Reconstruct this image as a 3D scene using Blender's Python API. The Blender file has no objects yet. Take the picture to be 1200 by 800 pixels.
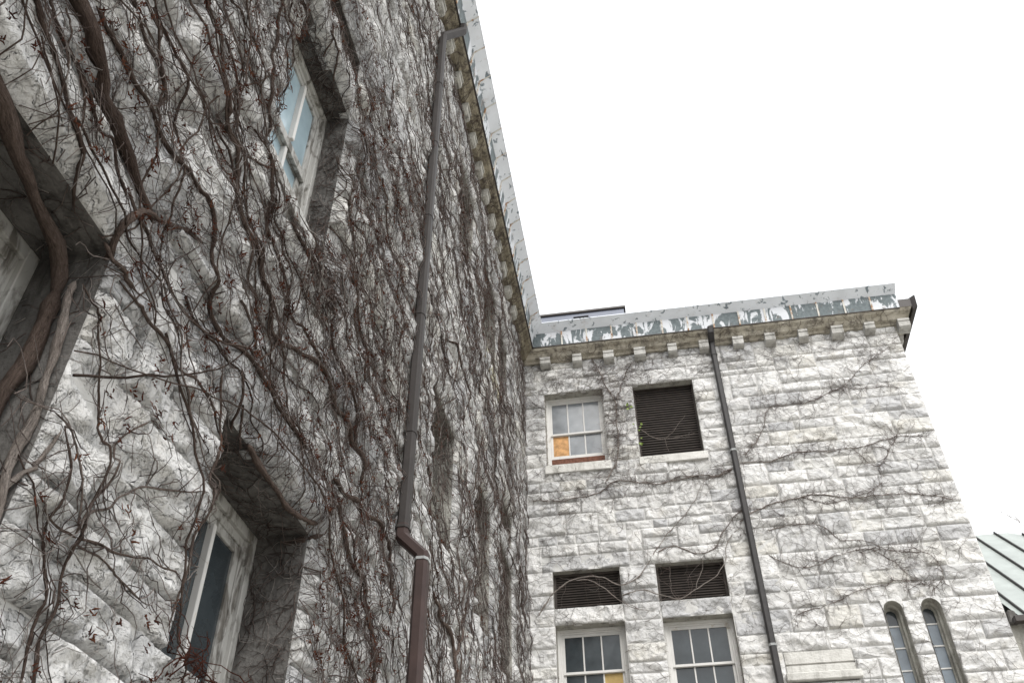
import bpy, bmesh, math, random
import numpy as np
from mathutils import Matrix, Vector
rng = np.random.default_rng(7); random.seed(7)
sc = bpy.context.scene; C = sc.collection
R = math.radians
# ------------------------------------------------------------ camera
CAM = np.array([2.171, 0.0, 1.6]); FPX = 1045.15; DB = 15.0
def cam_rows(y, p, r):
    f = np.array([math.sin(y)*math.cos(p), math.cos(y)*math.cos(p), math.sin(p)])
    rt = np.array([math.cos(y), -math.sin(y), 0]); d = np.cross(f, rt)
    return np.array([rt*math.cos(r)+d*math.sin(r), -rt*math.sin(r)+d*math.cos(r), f])
ROT = cam_rows(R(-8.8385), R(40.8042), R(.55827))
cd = bpy.data.cameras.new('camera'); cam = bpy.data.objects.new('camera', cd); C.objects.link(cam)
cd.sensor_width = 36; cd.lens = 36*FPX/1200; cd.clip_end = 2000; cd.clip_start = .05
m = Matrix.Identity(4)
for i in range(3):
    m[i][0] = ROT[0][i]; m[i][1] = -ROT[1][i]; m[i][2] = -ROT[2][i]; m[i][3] = CAM[i]
cam.matrix_world = m; sc.camera = cam
# ------------------------------------------------------------ sky, sun, exposure
SUN_EL, SUN_AZ = R(48), R(160)          # azimuth clockwise from +Y
w = bpy.data.worlds.new('World'); sc.world = w; w.use_nodes = True
nt = w.node_tree; bg = nt.nodes['Background']
sky = nt.nodes.new('ShaderNodeTexSky'); sky.sky_type = 'NISHITA'; sky.sun_disc = False
sky.sun_elevation = SUN_EL; sky.sun_rotation = SUN_AZ; sky.dust_density = 6; sky.air_density = 1
sc1 = nt.nodes.new('ShaderNodeVectorMath'); sc1.operation = 'SCALE'; sc1.inputs['Scale'].default_value = 0.09
hs = nt.nodes.new('ShaderNodeHueSaturation'); hs.inputs['Saturation'].default_value = .25
mx = nt.nodes.new('ShaderNodeMix'); mx.data_type = 'RGBA'; mx.inputs[0].default_value = .8
mx.inputs[7].default_value = (.96, .98, 1.0, 1)   # even white overcast
nt.links.new(sky.outputs[0], hs.inputs['Color']); nt.links.new(hs.outputs[0], sc1.inputs[0])
nt.links.new(sc1.outputs[0], mx.inputs[6]); nt.links.new(mx.outputs[2], bg.inputs['Color'])
bg.inputs['Strength'].default_value = 1.0
sd = bpy.data.lights.new('sun', 'SUN'); sd.energy = 1.45; sd.angle = R(42); sd.color = (1, .97, .93)
so = bpy.data.objects.new('sun', sd); C.objects.link(so)
so.rotation_euler = Vector((-math.sin(SUN_AZ)*math.cos(SUN_EL), -math.cos(SUN_AZ)*math.cos(SUN_EL), -math.sin(SUN_EL))).to_track_quat('-Z', 'Y').to_euler()
so.location = (5, -10, 30)
vs = sc.view_settings; vs.view_transform = 'Standard'; vs.look = 'None'; vs.gamma = 1; vs.use_curve_mapping = False
vs.exposure = .88
sc.render.engine = 'CYCLES'
# ------------------------------------------------------------ helpers: pixels of the photograph to points of a wall (used once, to survey it)
def ray(px, py): return ROT.T @ np.array([(px-600)/FPX, (py-400)/FPX, 1.])
def onA(px, py, off=0.0):
    r = ray(px, py); t = (off-CAM[0])/r[0]; q = CAM+t*r; return q[1], q[2]
def onB(px, py, off=0.0):
    r = ray(px, py); t = (DB-off-CAM[1])/r[1]; q = CAM+t*r; return q[0], q[2]
def project(P):
    c = (np.asarray(P)-CAM) @ ROT.T
    z = np.maximum(c[..., 2], .05); return 600+FPX*c[..., 0]/z, 400+FPX*c[..., 1]/z, c[..., 2]
def mapA(a): a = np.asarray(a, float).reshape(-1, 3); return np.stack([a[:, 2], a[:, 0], a[:, 1]], 1)
def mapB(a): a = np.asarray(a, float).reshape(-1, 3); return np.stack([a[:, 0], DB-a[:, 2], a[:, 1]], 1)
XR = 7.93
def mapC(a): a = np.asarray(a, float).reshape(-1, 3); return np.stack([XR+a[:, 2], DB+a[:, 0], a[:, 1]], 1)
def mapW(a): return np.asarray(a, float).reshape(-1, 3)
def tag(o, label=None, cat=None, group=None, kind=None):
    if label: o['label'] = label
    if cat: o['category'] = cat
    if group: o['group'] = group
    if kind: o['kind'] = kind
    return o
def link(o, parent=None):
    C.objects.link(o)
    if parent is not None:
        o.parent = parent
        if parent.type == 'EMPTY': o.matrix_parent_inverse = Matrix.Translation(-parent.location)
    return o
def empty(name, loc=(0, 0, 0)):
    o = bpy.data.objects.new(name, None); o.location = loc; C.objects.link(o); return o
def raw_mesh(name, V, quads=None, tris=None, faces=None, tint=None, smooth=False):
    me = bpy.data.meshes.new(name)
    if faces is not None:
        me.from_pydata([tuple(v) for v in V], [], faces)
    else:
        V = np.asarray(V, np.float32); k = 4 if quads is not None else 3
        F = np.asarray(quads if quads is not None else tris, np.int32)
        me.vertices.add(len(V)); me.vertices.foreach_set('co', V.ravel())
        me.loops.add(F.size); me.loops.foreach_set('vertex_index', F.ravel())
        me.polygons.add(len(F)); me.polygons.foreach_set('loop_start', np.arange(0, F.size, k, dtype=np.int32))
        me.polygons.foreach_set('loop_total', np.full(len(F), k, np.int32))
        me.update(calc_edges=True)
    if tint is not None:
        at = me.attributes.new('tint', 'FLOAT', 'POINT')
        t = np.full(len(me.vertices), tint, np.float32) if np.isscalar(tint) else np.asarray(tint, np.float32)
        at.data.foreach_set('value', t)
    if smooth: me.polygons.foreach_set('use_smooth', np.ones(len(me.polygons), bool))
    return me
def set_grain(me, gr):
    at = me.attributes.new('grain', 'FLOAT_VECTOR', 'POINT'); at.data.foreach_set('vector', np.asarray(gr, np.float32).ravel()); return me
def mobj(name, me, mat, parent=None):
    if mat: me.materials.append(mat)
    return link(bpy.data.objects.new(name, me), parent)
class G:
    def __init__(s): s.v = []; s.f = []
    def poly(s, pts, faces):
        n = len(s.v); s.v += [tuple(p) for p in pts]; s.f += [tuple(i+n for i in f) for f in faces]; return s
    def box(s, u0, u1, v0, v1, w0, w1, ch=0.0, jit=0.0):
        j = lambda: random.uniform(-jit, jit)
        P = [(u, v, q) for u in (u0, u1) for v in (v0, v1) for q in (w0, w1)]
        if jit: P = [(a+j(), b+j(), c+j()) for a, b, c in P]
        F = [(0, 1, 3, 2), (4, 6, 7, 5), (0, 4, 5, 1), (2, 3, 7, 6), (0, 2, 6, 4), (1, 5, 7, 3)]
        if ch:
            b = bmesh.new(); vv = [b.verts.new(p) for p in P]
            for f in F: b.faces.new([vv[i] for i in f])
            bmesh.ops.bevel(b, geom=b.edges[:], offset=ch, segments=1, affect='EDGES')
            b.verts.index_update(); s.poly([v.co[:] for v in b.verts], [[v.index for v in f.verts] for f in b.faces]); b.free()
        else: s.poly(P, F)
        return s
    def extrude(s, prof, a, b, close=True):       # profile of (w, v) swept along u from a(w) to b(w)
        n = len(prof); P = [(a(q), v, q) for q, v in prof]+[(b(q), v, q) for q, v in prof]
        F = [(i, (i+1) % n, (i+1) % n+n, i+n) for i in range(n if close else n-1)]
        if close: F += [tuple(range(n))[::-1], tuple(range(n, 2*n))]
        return s.poly(P, F)
    def emit(s, name, mp, mat, parent=None, tint=None, smooth=False):
        return mobj(name, raw_mesh(name, mp(s.v), faces=s.f, tint=tint, smooth=smooth), mat, parent)
# swept tubes: paths (N,K,3), radii (N,K), all numpy
GRAIN = {}
def tubes(P, Rd, sides=4, keep=None, tint=None, ref=None):
    N, K, _ = P.shape
    T = np.gradient(P, axis=1); T /= np.linalg.norm(T, axis=2, keepdims=True)+1e-9
    ref = np.array([.31, .17, .93]) if ref is None else ref
    A = np.cross(T, ref); A /= np.linalg.norm(A, axis=2, keepdims=True)+1e-9
    Bn = np.cross(T, A)
    an = np.arange(sides)*2*math.pi/sides
    V = P[:, :, None]+Rd[:, :, None, None]*(np.cos(an)[:, None]*A[:, :, None]+np.sin(an)[:, None]*Bn[:, :, None])
    i = np.arange(N)[:, None, None]; k = np.arange(K-1)[None, :, None]; s_ = np.arange(sides)[None, None, :]; s2 = (s_+1) % sides
    b = (i*K+k)*sides
    Q = np.stack(np.broadcast_arrays(b+s_, b+s2, b+sides+s2, b+sides+s_), -1)
    if keep is not None: Q = Q[keep]              # keep: (N,K-1) bool
    Q = Q.reshape(-1, 4)
    tt = None if tint is None else np.repeat(tint, K*sides)
    sl = np.concatenate([np.zeros((N, 1)), np.cumsum(np.linalg.norm(np.diff(P, axis=1), axis=2), 1)], 1)
    gr = np.empty((N, K, sides, 3), np.float32); gr[..., 0] = np.cos(an)*Rd.mean()*1.0*np.ones((N, K, 1))*1; gr[..., 1] = np.sin(an)*Rd.mean()
    gr[..., 0] = np.cos(an)[None, None]*Rd[:, :, None]; gr[..., 1] = np.sin(an)[None, None]*Rd[:, :, None]; gr[..., 2] = sl[:, :, None]*.16+np.arange(N)[:, None, None]*.37
    GRAIN[id(Q)] = gr.reshape(-1, 3)
    return V.reshape(-1, 3), Q, tt
# ------------------------------------------------------------ materials
class NT:
    def __init__(s, name):
        s.m = bpy.data.materials.new(name); s.m.use_nodes = True; s.t = s.m.node_tree
        s.b = s.t.nodes['Principled BSDF']
    def n(s, typ, **kw):
        o = s.t.nodes.new(typ)
        for k, v in kw.items():
            if k.startswith('i_'):
                key = k[2:]; o.inputs[int(key) if key.isdigit() else key.replace('_', ' ')].default_value = v
            else: setattr(o, k, v)
        return o
    def l(s, a, b): s.t.links.new(a, b)
    def noise(s, scale, detail=4, rough=.55, vec=None, dist=0):
        o = s.n('ShaderNodeTexNoise', i_Scale=scale, i_Detail=detail, i_Roughness=rough, i_Distortion=dist)
        s.l(vec if vec is not None else s.pos(), o.inputs['Vector']); return o.outputs[0]
    def pos(s):
        if not hasattr(s, '_p'): s._p = s.n('ShaderNodeNewGeometry').outputs['Position']
        return s._p
    def mapping(s, scale): 
        o = s.n('ShaderNodeMapping', i_Scale=scale); s.l(s.pos(), o.inputs[0]); return o.outputs[0]
    def ramp(s, fac, stops):
        o = s.n('ShaderNodeValToRGB'); e = o.color_ramp.elements
        while len(e) < len(stops): e.new(.5)
        for el, (p, c) in zip(e, stops):
            el.position = p; el.color = (*c, 1) if len(c) == 3 else c
        s.l(fac, o.inputs[0]); return o.outputs[0]
    def mix(s, fac, a, b, blend='MIX'):
        o = s.n('ShaderNodeMix', data_type='RGBA', blend_type=blend)
        for v, i in ((fac, 0), (a, 6), (b, 7)):
            if hasattr(v, 'is_linked'): s.l(v, o.inputs[i])
            else: o.inputs[i].default_value = v if i == 0 else (*v, 1)
        return o.outputs[2]
    def attr(s, name): return s.n('ShaderNodeAttribute', attribute_name=name).outputs['Fac']
    def bump(s, h, strength=.5, dist=.02, chain=None):
        o = s.n('ShaderNodeBump', i_Strength=strength, i_Distance=dist); s.l(h, o.inputs['Height'])
        if chain: s.l(chain, o.inputs['Normal'])
        return o.outputs[0]
    def done(s, col=None, rough=.8, normal=None, spec=.3, metal=0):
        if col is not None:
            if hasattr(col, 'is_linked'): s.l(col, s.b.inputs['Base Color'])
            else: s.b.inputs['Base Color'].default_value = (*col, 1)
        if hasattr(rough, 'is_linked'): s.l(rough, s.b.inputs['Roughness'])
        else: s.b.inputs['Roughness'].default_value = rough
        s.b.inputs['Specular IOR Level'].default_value = spec; s.b.inputs['Metallic'].default_value = metal
        if normal: s.l(normal, s.b.inputs['Normal'])
        return s.m
def g3(v): return (v, v, v)
def mat_stone(name, d0, d1, da, sa, bs):
    k = NT(name); t = k.attr('tint')
    base = k.ramp(t, [(0, (.46, .46, .465)), (.2, (.565, .562, .555)), (.6, (.655, .648, .634)), (.88, (.715, .708, .694)), (.95, (.66, .648, .615)), (1, (.60, .583, .54))])
    tv = k.n('ShaderNodeVectorMath', operation='MULTIPLY_ADD'); k.l(t, tv.inputs[0]); tv.inputs[1].default_value = (37, 91, 53); k.l(k.pos(), tv.inputs[2]); own = tv.outputs[0]
    vein = k.ramp(k.noise(3.6, 9, .66, vec=own, dist=1.5), [(.3, g3(.0)), (.44, g3(.6)), (.58, g3(1))])
    base = k.mix(vein, k.mix(.5, base, (.37, .375, .39), 'MIX'), base)
    warm = k.ramp(k.noise(2.6, 5, .6, vec=own), [(.56, g3(0)), (.75, g3(.4))])
    base = k.mix(warm, base, (.56, .52, .44))
    dirt = k.ramp(k.noise(1.7, 9, .72), [(d0, g3(0)), (d1, g3(da))])
    base = k.mix(dirt, base, (.22, .21, .195))
    soot = k.ramp(k.noise(21, 6, .7), [(.60, g3(0)), (.74, g3(sa))])
    base = k.mix(soot, base, (.22, .215, .21))
    h1 = k.noise(9, 8, .65, dist=.8); h2 = k.noise(55, 5, .6)
    wv = k.n('ShaderNodeVectorMath', operation='MULTIPLY_ADD'); nz = k.n('ShaderNodeTexNoise', i_Scale=6, i_Detail=5); k.l(k.pos(), nz.inputs['Vector'])
    k.l(nz.outputs['Color'], wv.inputs[0]); wv.inputs[1].default_value = (.22, .22, .22); k.l(k.pos(), wv.inputs[2])
    vo = k.n('ShaderNodeTexVoronoi', i_Scale=9); k.l(wv.outputs[0], vo.inputs['Vector'])
    vs_ = k.n('ShaderNodeTexVoronoi', i_Scale=24); k.l(wv.outputs[0], vs_.inputs['Vector'])
    ck = k.n('ShaderNodeTexVoronoi', feature='DISTANCE_TO_EDGE', i_Scale=5.5); k.l(wv.outputs[0], ck.inputs['Vector'])
    crack = k.ramp(ck.outputs['Distance'], [(0, g3(0)), (.045, g3(1))])
    n = k.bump(crack, min(1, bs*.7), .02); n = k.bump(vo.outputs['Distance'], min(1, bs), .05*max(1, bs), n); n = k.bump(vs_.outputs['Distance'], min(1, bs*.7), .018, n); n = k.bump(h1, min(1, bs*.8), .045, n); n = k.bump(h2, .5, .008, n)
    return k.done(base, .88, n, .2)
def mat_mortar():
    k = NT('lime_mortar'); c = k.ramp(k.noise(6, 6, .6), [(.3, (.42, .415, .40)), (.65, (.64, .635, .62))])
    return k.done(c, .95, k.bump(k.noise(40, 5), .5, .01), .1)
def mat_dressed(name, lo, hi, stain=(.12, .11, .1), amount=.7):
    k = NT(name); c = k.ramp(k.noise(4, 7, .6), [(.3, lo), (.7, hi)])
    d = k.ramp(k.noise(1, 6, .65, vec=k.mapping((7, 7, 1.6))), [(.5, g3(0)), (.68, g3(amount))])
    c = k.mix(d, c, stain)
    return k.done(c, .85, k.bump(k.noise(35, 7, .6), .7, .02, k.bump(k.noise(7, 6, .6), .6, .05)), .2)
def mat_flat(name, col, rough=.5, spec=.4, metal=0, vary=.3, scale=8, bump=.15):
    k = NT(name); c = k.ramp(k.noise(scale, 6, .6), [(.25, tuple(x*(1-vary) for x in col)), (.75, tuple(min(1, x*(1+vary)) for x in col))])
    return k.done(c, rough, k.bump(k.noise(scale*4, 5), bump, .01), spec, metal)
def mat_peel(name, paint, under, lo, hi, scale=6, vec=None, rust=0):
    k = NT(name); v = k.mapping(vec) if vec else None
    f = k.ramp(k.noise(scale, 9, .62, vec=v, dist=.6), [(lo, g3(0)), (hi, g3(1))])
    pc = k.ramp(k.noise(3, 5), [(.3, tuple(x*.86 for x in paint)), (.7, paint)])
    uc = k.ramp(k.noise(14, 5), [(.3, tuple(x*.75 for x in under)), (.7, tuple(min(1, x*1.3) for x in under))])
    c = k.mix(f, uc, pc)
    if rust:
        r = k.ramp(k.noise(3.2, 8, .7), [(.56, g3(0)), (.7, g3(rust))]); c = k.mix(r, c, (.27, .15, .08))
    return k.done(c, .6, k.bump(f, .25, .006), .35)
def mat_bark(name, lo, mid, hi):
    k = NT(name); t = k.attr('tint')
    c = k.ramp(t, [(0, lo), (.55, mid), (1, hi)])
    gv = k.n('ShaderNodeAttribute', attribute_name='grain').outputs['Vector']
    fib = k.noise(170, 6, .7, vec=gv, dist=.4); f = k.ramp(fib, [(.3, g3(.35)), (.5, g3(.9)), (.72, g3(1.55))])
    c = k.mix(1, c, f, 'MULTIPLY')
    patch = k.ramp(k.noise(7, 5, .6), [(.45, g3(0)), (.7, g3(.45))]); c = k.mix(patch, c, mid)
    return k.done(c, .92, k.bump(k.noise(45, 6, .7), .6, .02, k.bump(fib, 1.0, .04)), .1)
def mat_glass(name, base, rough=.07, spec=.6, streak=.4):
    k = NT(name); c = k.ramp(k.noise(2.2, 5, .6), [(.3, tuple(x*(1-streak) for x in base)), (.7, tuple(x*(1+streak) for x in base))])
    r = k.ramp(k.noise(5, 5), [(.3, g3(rough)), (.75, g3(rough+.16))])
    return k.done(c, r, k.bump(k.noise(1.6, 2), .06, .05), spec)
M = dict(
    stone=mat_stone('rock_faced_limestone', .55, .77, .45, .4, .5), stoneA=mat_stone('sooty_rock_faced_limestone', .54, .76, .5, .45, 1.05), mortar=mat_mortar(),
    dressed=mat_dressed('dressed_limestone', (.5, .49, .46), (.66, .65, .62), (.2, .19, .17), .5),
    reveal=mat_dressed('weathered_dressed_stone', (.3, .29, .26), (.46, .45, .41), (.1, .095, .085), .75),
    grime_shade=mat_dressed('soot_and_shade_stone', (.075, .07, .066), (.19, .182, .172), (.03, .028, .026), .85),  # darker copy of the reveal stone: soot plus recess shade put into the colour
    corniceA=mat_dressed('dark_mottled_cornice_stone', (.16, .14, .10), (.36, .32, .24), (.05, .045, .04), .85),  # plain darker, mottled tone for the left wing's cornice
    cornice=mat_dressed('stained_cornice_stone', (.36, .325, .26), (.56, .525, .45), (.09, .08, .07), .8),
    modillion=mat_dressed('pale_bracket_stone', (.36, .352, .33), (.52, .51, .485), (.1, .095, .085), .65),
    wood=mat_peel('weathered_white_paint', (.44, .435, .415), (.15, .14, .125), .40, .52, 11, (1, 1, .4)),
    woodB=mat_peel('white_sash_paint', (.64, .63, .61), (.42, .38, .33), .3, .38, 10, (1, 1, .5)),
    glass=mat_glass('dusty_dark_glass', (.035, .043, .048), .06, .6),
    glass_mid=mat_glass('dusty_grey_glass', (.2, .215, .23), .08, .5, .3),
    glass_pale=mat_glass('painted_sky_reflection_glass', (.34, .44, .49), .07, .6, .15),  # pale blue base colour stands in for the reflected sky
    glass_slit=mat_glass('blue_grey_glass', (.16, .19, .22), .08, .55, .3),
    ply=mat_flat('orange_plywood', (.5, .28, .12), .7, .3, 0, .5, 11),
    board=mat_flat('ochre_board', (.42, .3, .12), .7, .3, 0, .3, 7),
    redwood=mat_flat('bare_red_brown_wood', (.14, .065, .045), .8, .2, 0, .5, 20),
    louver=mat_flat('dark_brown_louver_paint', (.042, .034, .029), .7, .4, 0, .4, 9),
    void=mat_flat('dark_interior', (.012, .012, .013), .9, .1, 0, .2, 3),
    panel=mat_peel('peeling_gutter_paint', (.68, .70, .735), (.125, .15, .158), .50, .535, 4.6, (1, 1, .4), .4),
    band=mat_peel('chipped_white_gutter_paint', (.80, .835, .89), (.2, .24, .27), .37, .42, 7, None, .3),
    seam=mat_peel('rusty_seam_paint', (.62, .6, .55), (.3, .17, .09), .42, .5, 9),
    pipe=mat_flat('brown_grey_pipe_enamel', (.036, .031, .029), .6, .3, 0, .25, 5),
    pipe_low=mat_flat('red_brown_pipe_enamel', (.044, .027, .024), .55, .3, 0, .3, 5),
    pipe_edge=mat_flat('chipped_pipe_joint', (.3, .31, .31), .6, .4, 0, .3, 12),
    pipeB=mat_flat('charcoal_pipe_enamel', (.036, .034, .034), .6, .35, 0, .3, 6),
    darkmetal=mat_flat('dark_brown_metal', (.035, .028, .025), .5, .45, 0, .3, 6),
    zinc=mat_flat('pale_green_zinc', (.34, .37, .355), .5, .4, 0, .16, 3, .08),
    steel=mat_flat('grey_blue_sheet_steel', (.16, .175, .22), .45, .4, 0, .12, 2, .05),
    bark=mat_bark('vine_bark', (.062, .042, .034), (.17, .128, .108), (.36, .32, .29)),
    twig=mat_bark('dry_twig', (.075, .05, .043), (.25, .2, .18), (.54, .5, .47)),
    bud=mat_bark('red_brown_bud', (.08, .028, .02), (.17, .058, .036), (.27, .11, .06)),
    leaf=mat_flat('young_green_leaf', (.14, .2, .03), .5, .4, 0, .4, 30),
    yellow=mat_peel('flaking_pale_yellow_paint', (.58, .555, .40), (.12, .11, .1), .43, .5, 9),
    ground=mat_flat('bounce_brightened_gravel', (.36, .345, .31), .95, .1, 0, .4, 3),  # unseen ground, brightened to bounce light up onto gutters and undersides
    roofing=mat_flat('roofing_felt', (.1, .1, .1), .9, .2, 0, .3, 2),
)
# ------------------------------------------------------------ ground
g = G(); g.box(-400, 400, -400, 400, -.5, 0)
tag(g.emit('ground', mapW, M['ground']), kind='structure')
# ------------------------------------------------------------ rock-faced walls
def value_noise(nu, nv, cu, cv):
    gu, gv = int(nu/cu)+3, int(nv/cv)+3
    gr = rng.random((gu, gv)); x = np.arange(nu)/cu; y = np.arange(nv)/cv
    xi = x.astype(int); yi = y.astype(int); fx = x-xi; fy = y-yi
    fx = fx*fx*(3-2*fx); fy = fy*fy*(3-2*fy)
    a = gr[xi][:, yi]*(1-fx)[:, None]+gr[xi+1][:, yi]*fx[:, None]
    b = gr[xi][:, yi+1]*(1-fx)[:, None]+gr[xi+1][:, yi+1]*fx[:, None]
    return a*(1-fy)+b*fy-.5
class Wall:
    RES = .02
    def __init__(s, u0, u1, v0, v1, mp, w0, openings, lintels, course, length, relief):
        s.u0, s.u1, s.v0, s.v1, s.mp, s.w0, s.op, s.relief = u0, u1, v0, v1, mp, w0, openings, relief; s.fill = .030 if mp is mapB else .040
        nu, nv = int((u1-u0)/s.RES)+2, int((v1-v0)/s.RES)+2
        s.N = (value_noise(nu, nv, 16, 8)*.8+value_noise(nu, nv, 7, 4)*.8+value_noise(nu, nv, 3, 2)*.6+value_noise(nu, nv, 1.5, 1.2)*.35)
        s.J = value_noise(nu, nv, 9, 9); s.J2 = value_noise(nu, nv, 11, 7)
        s.H = np.full((nu, nv), w0, np.float32)
        # courses, with joints at the heads and sills of the openings
        br = {v0, v1}
        for o in openings: br |= {o[2], o[3]}
        for l in lintels: br |= {l[2], l[3]}
        br = sorted(b for b in br if v0 <= b <= v1); cs = []
        for a, b in zip(br[:-1], br[1:]):
            n = max(1, round((b-a)/random.uniform(*course)))
            ws = [random.uniform(.62, 1.45) for _ in range(n)]; t = sum(ws); x = a
            for q in ws: cs.append((x, x+(b-a)*q/t)); x += (b-a)*q/t
        rects = [(*l, 'lintel') for l in lintels]; block = []
        for ci, (a, b) in enumerate(cs):
            mid = (a+b)/2
            busy = [(o[0], o[1]) for o in openings if o[2] < mid < o[3]]+[(l[0], l[1]) for l in lintels if l[2] < mid < l[3]]+block
            block = []; busy.sort(); x = u0; free = []
            for p, q in busy:
                if p > x+.02: free.append((x, p))
                x = max(x, q)
            if u1 > x+.02: free.append((x, u1))
            for p, q in free:
                x = p
                while x < q-1e-6:
                    L = random.uniform(*length)*(1.25 if b-a > .3 else 1)
                    if q-x-L < length[0]*.75: L = q-x
                    if L > length[1]*1.5: L = L/2
                    x2 = min(q, x+L); top = b
                    if ci+1 < len(cs) and random.random() < .24 and b-a < .36:
                        nb = cs[ci+1]
                        clash = any(o[2] < (nb[0]+nb[1])/2 < o[3] and o[0] < x2+.02 and o[1] > x-.02 for o in openings)
                        clash |= any(l[2] < (nb[0]+nb[1])/2 < l[3] and l[0] < x2+.02 and l[1] > x-.02 for l in lintels)
                        if not clash and nb[1]-a < .62: top = nb[1]; block.append((x, x2))
                    rects.append((x, x2, a, top, 'stone')); x = x2
        s.st = []
        for r in rects:
            if r[1]-r[0] < .05 or r[3]-r[2] < .05: continue
            gap = random.uniform(.003, .008); k = int(min(15, 2+(r[1]-r[0])*(r[3]-r[2])/.013))
            a, b, c, d = r[0]+gap, r[1]-gap, r[2]+gap, r[3]-gap
            big = s.relief*(1.25 if r[4] == 'lintel' else 1)
            pl = []
            for _ in range(k):
                cu, cv, hh = random.uniform(a, b), random.uniform(c, d), random.uniform(.045, .105)*big
                pl.append([(hh+random.uniform(0, .02), (gm_ := random.uniform(.15, 1.0))*math.cos(an_ := random.uniform(0, 6.28)), gm_*math.sin(an_), cu, cv) for _ in range(random.randint(4, 6))])
            t = random.random()**.85
            s.st.append(dict(r=(a, b, c, d), pl=pl, name=r[4], tint=t, e=random.uniform(1.1, 2.4)))
        for q in s.st:
            a, b, c, d = q['r']; i0, i1 = int((a-u0)/s.RES), int((b-u0)/s.RES)+1; j0, j1 = int((c-v0)/s.RES), int((d-v0)/s.RES)+1
            U = u0+np.arange(i0, i1)*s.RES; V = v0+np.arange(j0, j1)*s.RES
            UU, VV = np.meshgrid(U, V, indexing='ij'); s.H[i0:i1, j0:j1] = w0+s.height(q, UU, VV)
        for o in openings:
            i0, i1 = int((o[0]-u0)/s.RES), int((o[1]-u0)/s.RES)+1; j0, j1 = int((o[2]-v0)/s.RES), int((o[3]-v0)/s.RES)+1
            s.H[max(i0, 0):i1, max(j0, 0):j1] = w0+.01
        H = s.H.copy()
        for ax in (0, 1):                         # a taut version that vines lie on
            H = sum(np.roll(H, k, ax) for k in range(-4, 5))/9
        Dl = s.H
        for ax in (0, 1): Dl = np.maximum(np.maximum(np.roll(Dl, 1, ax), np.roll(Dl, -1, ax)), Dl)
        s.HS = np.maximum(H, Dl)
    def ij(s, U, V): return (np.clip(((U-s.u0)/s.RES).astype(int), 0, s.N.shape[0]-1), np.clip(((V-s.v0)/s.RES).astype(int), 0, s.N.shape[1]-1))
    def height(s, q, U, V):
        a, b, c, d = q['r']; i, j = s.ij(U, V)
        e = np.minimum(np.minimum(U-a, b-U), np.minimum(V-c, d-V)); e = np.maximum(e, 0)
        h = np.full(U.shape, -9.)
        for lump in q['pl']:
            l = np.full(U.shape, 9.)
            for p0, gx, gy, pu, pv in lump: l = np.minimum(l, p0+gx*(U-pu)+gy*(V-pv))
            h = np.maximum(h, l)
        h = np.minimum(h, .125*s.relief)
        h = np.maximum(h, .034+.03*s.J[i, j])+s.N[i, j]*.030*s.relief
        return np.maximum(np.minimum(h, (.052 if s.mp is mapA else .028)+e*q['e']*1.2), .0)
    def hs(s, U, V): i, j = s.ij(U, V); return s.HS[i, j]
    def inside(s, U, V, pad=0.03):
        r = np.zeros(U.shape, bool)
        for o in s.op:
            if s.mp is mapA and o[0] > 7: continue
            r |= (U > o[0]+pad) & (U < o[1]-pad) & (V > o[2]+pad) & (V < o[3]-pad)
        return r
    def mesh(s, q, res):
        a, b, c, d = q['r']
        nu = max(2, min(40, int((b-a)/res))); nv = max(2, min(24, int((d-c)/res)))
        us = np.concatenate([[a], [a, a+.012], np.linspace(a, b, nu+1)[1:-1], [b-.012, b], [b]])
        vv = np.concatenate([[c], [c, c+.012], np.linspace(c, d, nv+1)[1:-1], [d-.012, d], [d]])
        U, V = np.meshgrid(us, vv, indexing='ij'); W = s.w0+s.height(q, U, V)
        i, j = s.ij(U, V); U = U+s.J[i, j]*.014; V = V+s.J2[i, j]*.014
        W[[0, -1], :] = s.w0-.03; W[:, [0, -1]] = s.w0-.03
        P = s.mp(np.stack([U, V, W], -1)); n, k = U.shape
        idx = np.arange(n*k).reshape(n, k)
        Q = np.stack([idx[:-1, :-1], idx[1:, :-1], idx[1:, 1:], idx[:-1, 1:]], -1).reshape(-1, 4)
        return P, Q
    def build(s, parent, depth_of):
        # mortar core: the front sheet with its holes, and a dressed reveal round each opening
        bu = sorted({s.u0, s.u1}|{o[0] for o in s.op}|{o[1] for o in s.op}); bv = sorted({s.v0, s.v1}|{o[2] for o in s.op}|{o[3] for o in s.op})
        g = G(); wz = s.w0+s.fill
        for p, q in zip(bu[:-1], bu[1:]):
            for c, d in zip(bv[:-1], bv[1:]):
                if not any(o[0] <= p and q <= o[1] and o[2] <= c and d <= o[3] for o in s.op):
                    g.poly([(p, c, wz), (q, c, wz), (q, d, wz), (p, d, wz)], [(0, 1, 2, 3)])
        g.poly([(s.u0, s.v0, wz), (s.u0, s.v1, wz), (s.u0, s.v1, -.9), (s.u0, s.v0, -.9)], [(0, 1, 2, 3)])
        g.poly([(s.u1, s.v0, wz), (s.u1, s.v1, wz), (s.u1, s.v1, -.9), (s.u1, s.v0, -.9)], [(0, 1, 2, 3)])
        wall = g.emit('wall', s.mp, M['mortar'], parent)
        for o in s.op:
            a, b, c, d = o[:4]; g = G(); dp = -depth_of(o)-.12; f = s.w0+s.fill+.004
            g.poly([(a, c, f), (b, c, f), (b, d, f), (a, d, f), (a, c, dp), (b, c, dp), (b, d, dp), (a, d, dp)],
                   [(0, 4, 5, 1), (1, 5, 6, 2), (2, 6, 7, 3), (3, 7, 4, 0)])
            g.emit('reveal', s.mp, M['grime_shade' if s.mp is mapA and b < 6 else 'reveal'], wall)  # near left reveals get the copy with painted-in recess shade
        sizes = []; sm_ = M['stoneA' if s.mp is mapA else 'stone']
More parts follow.
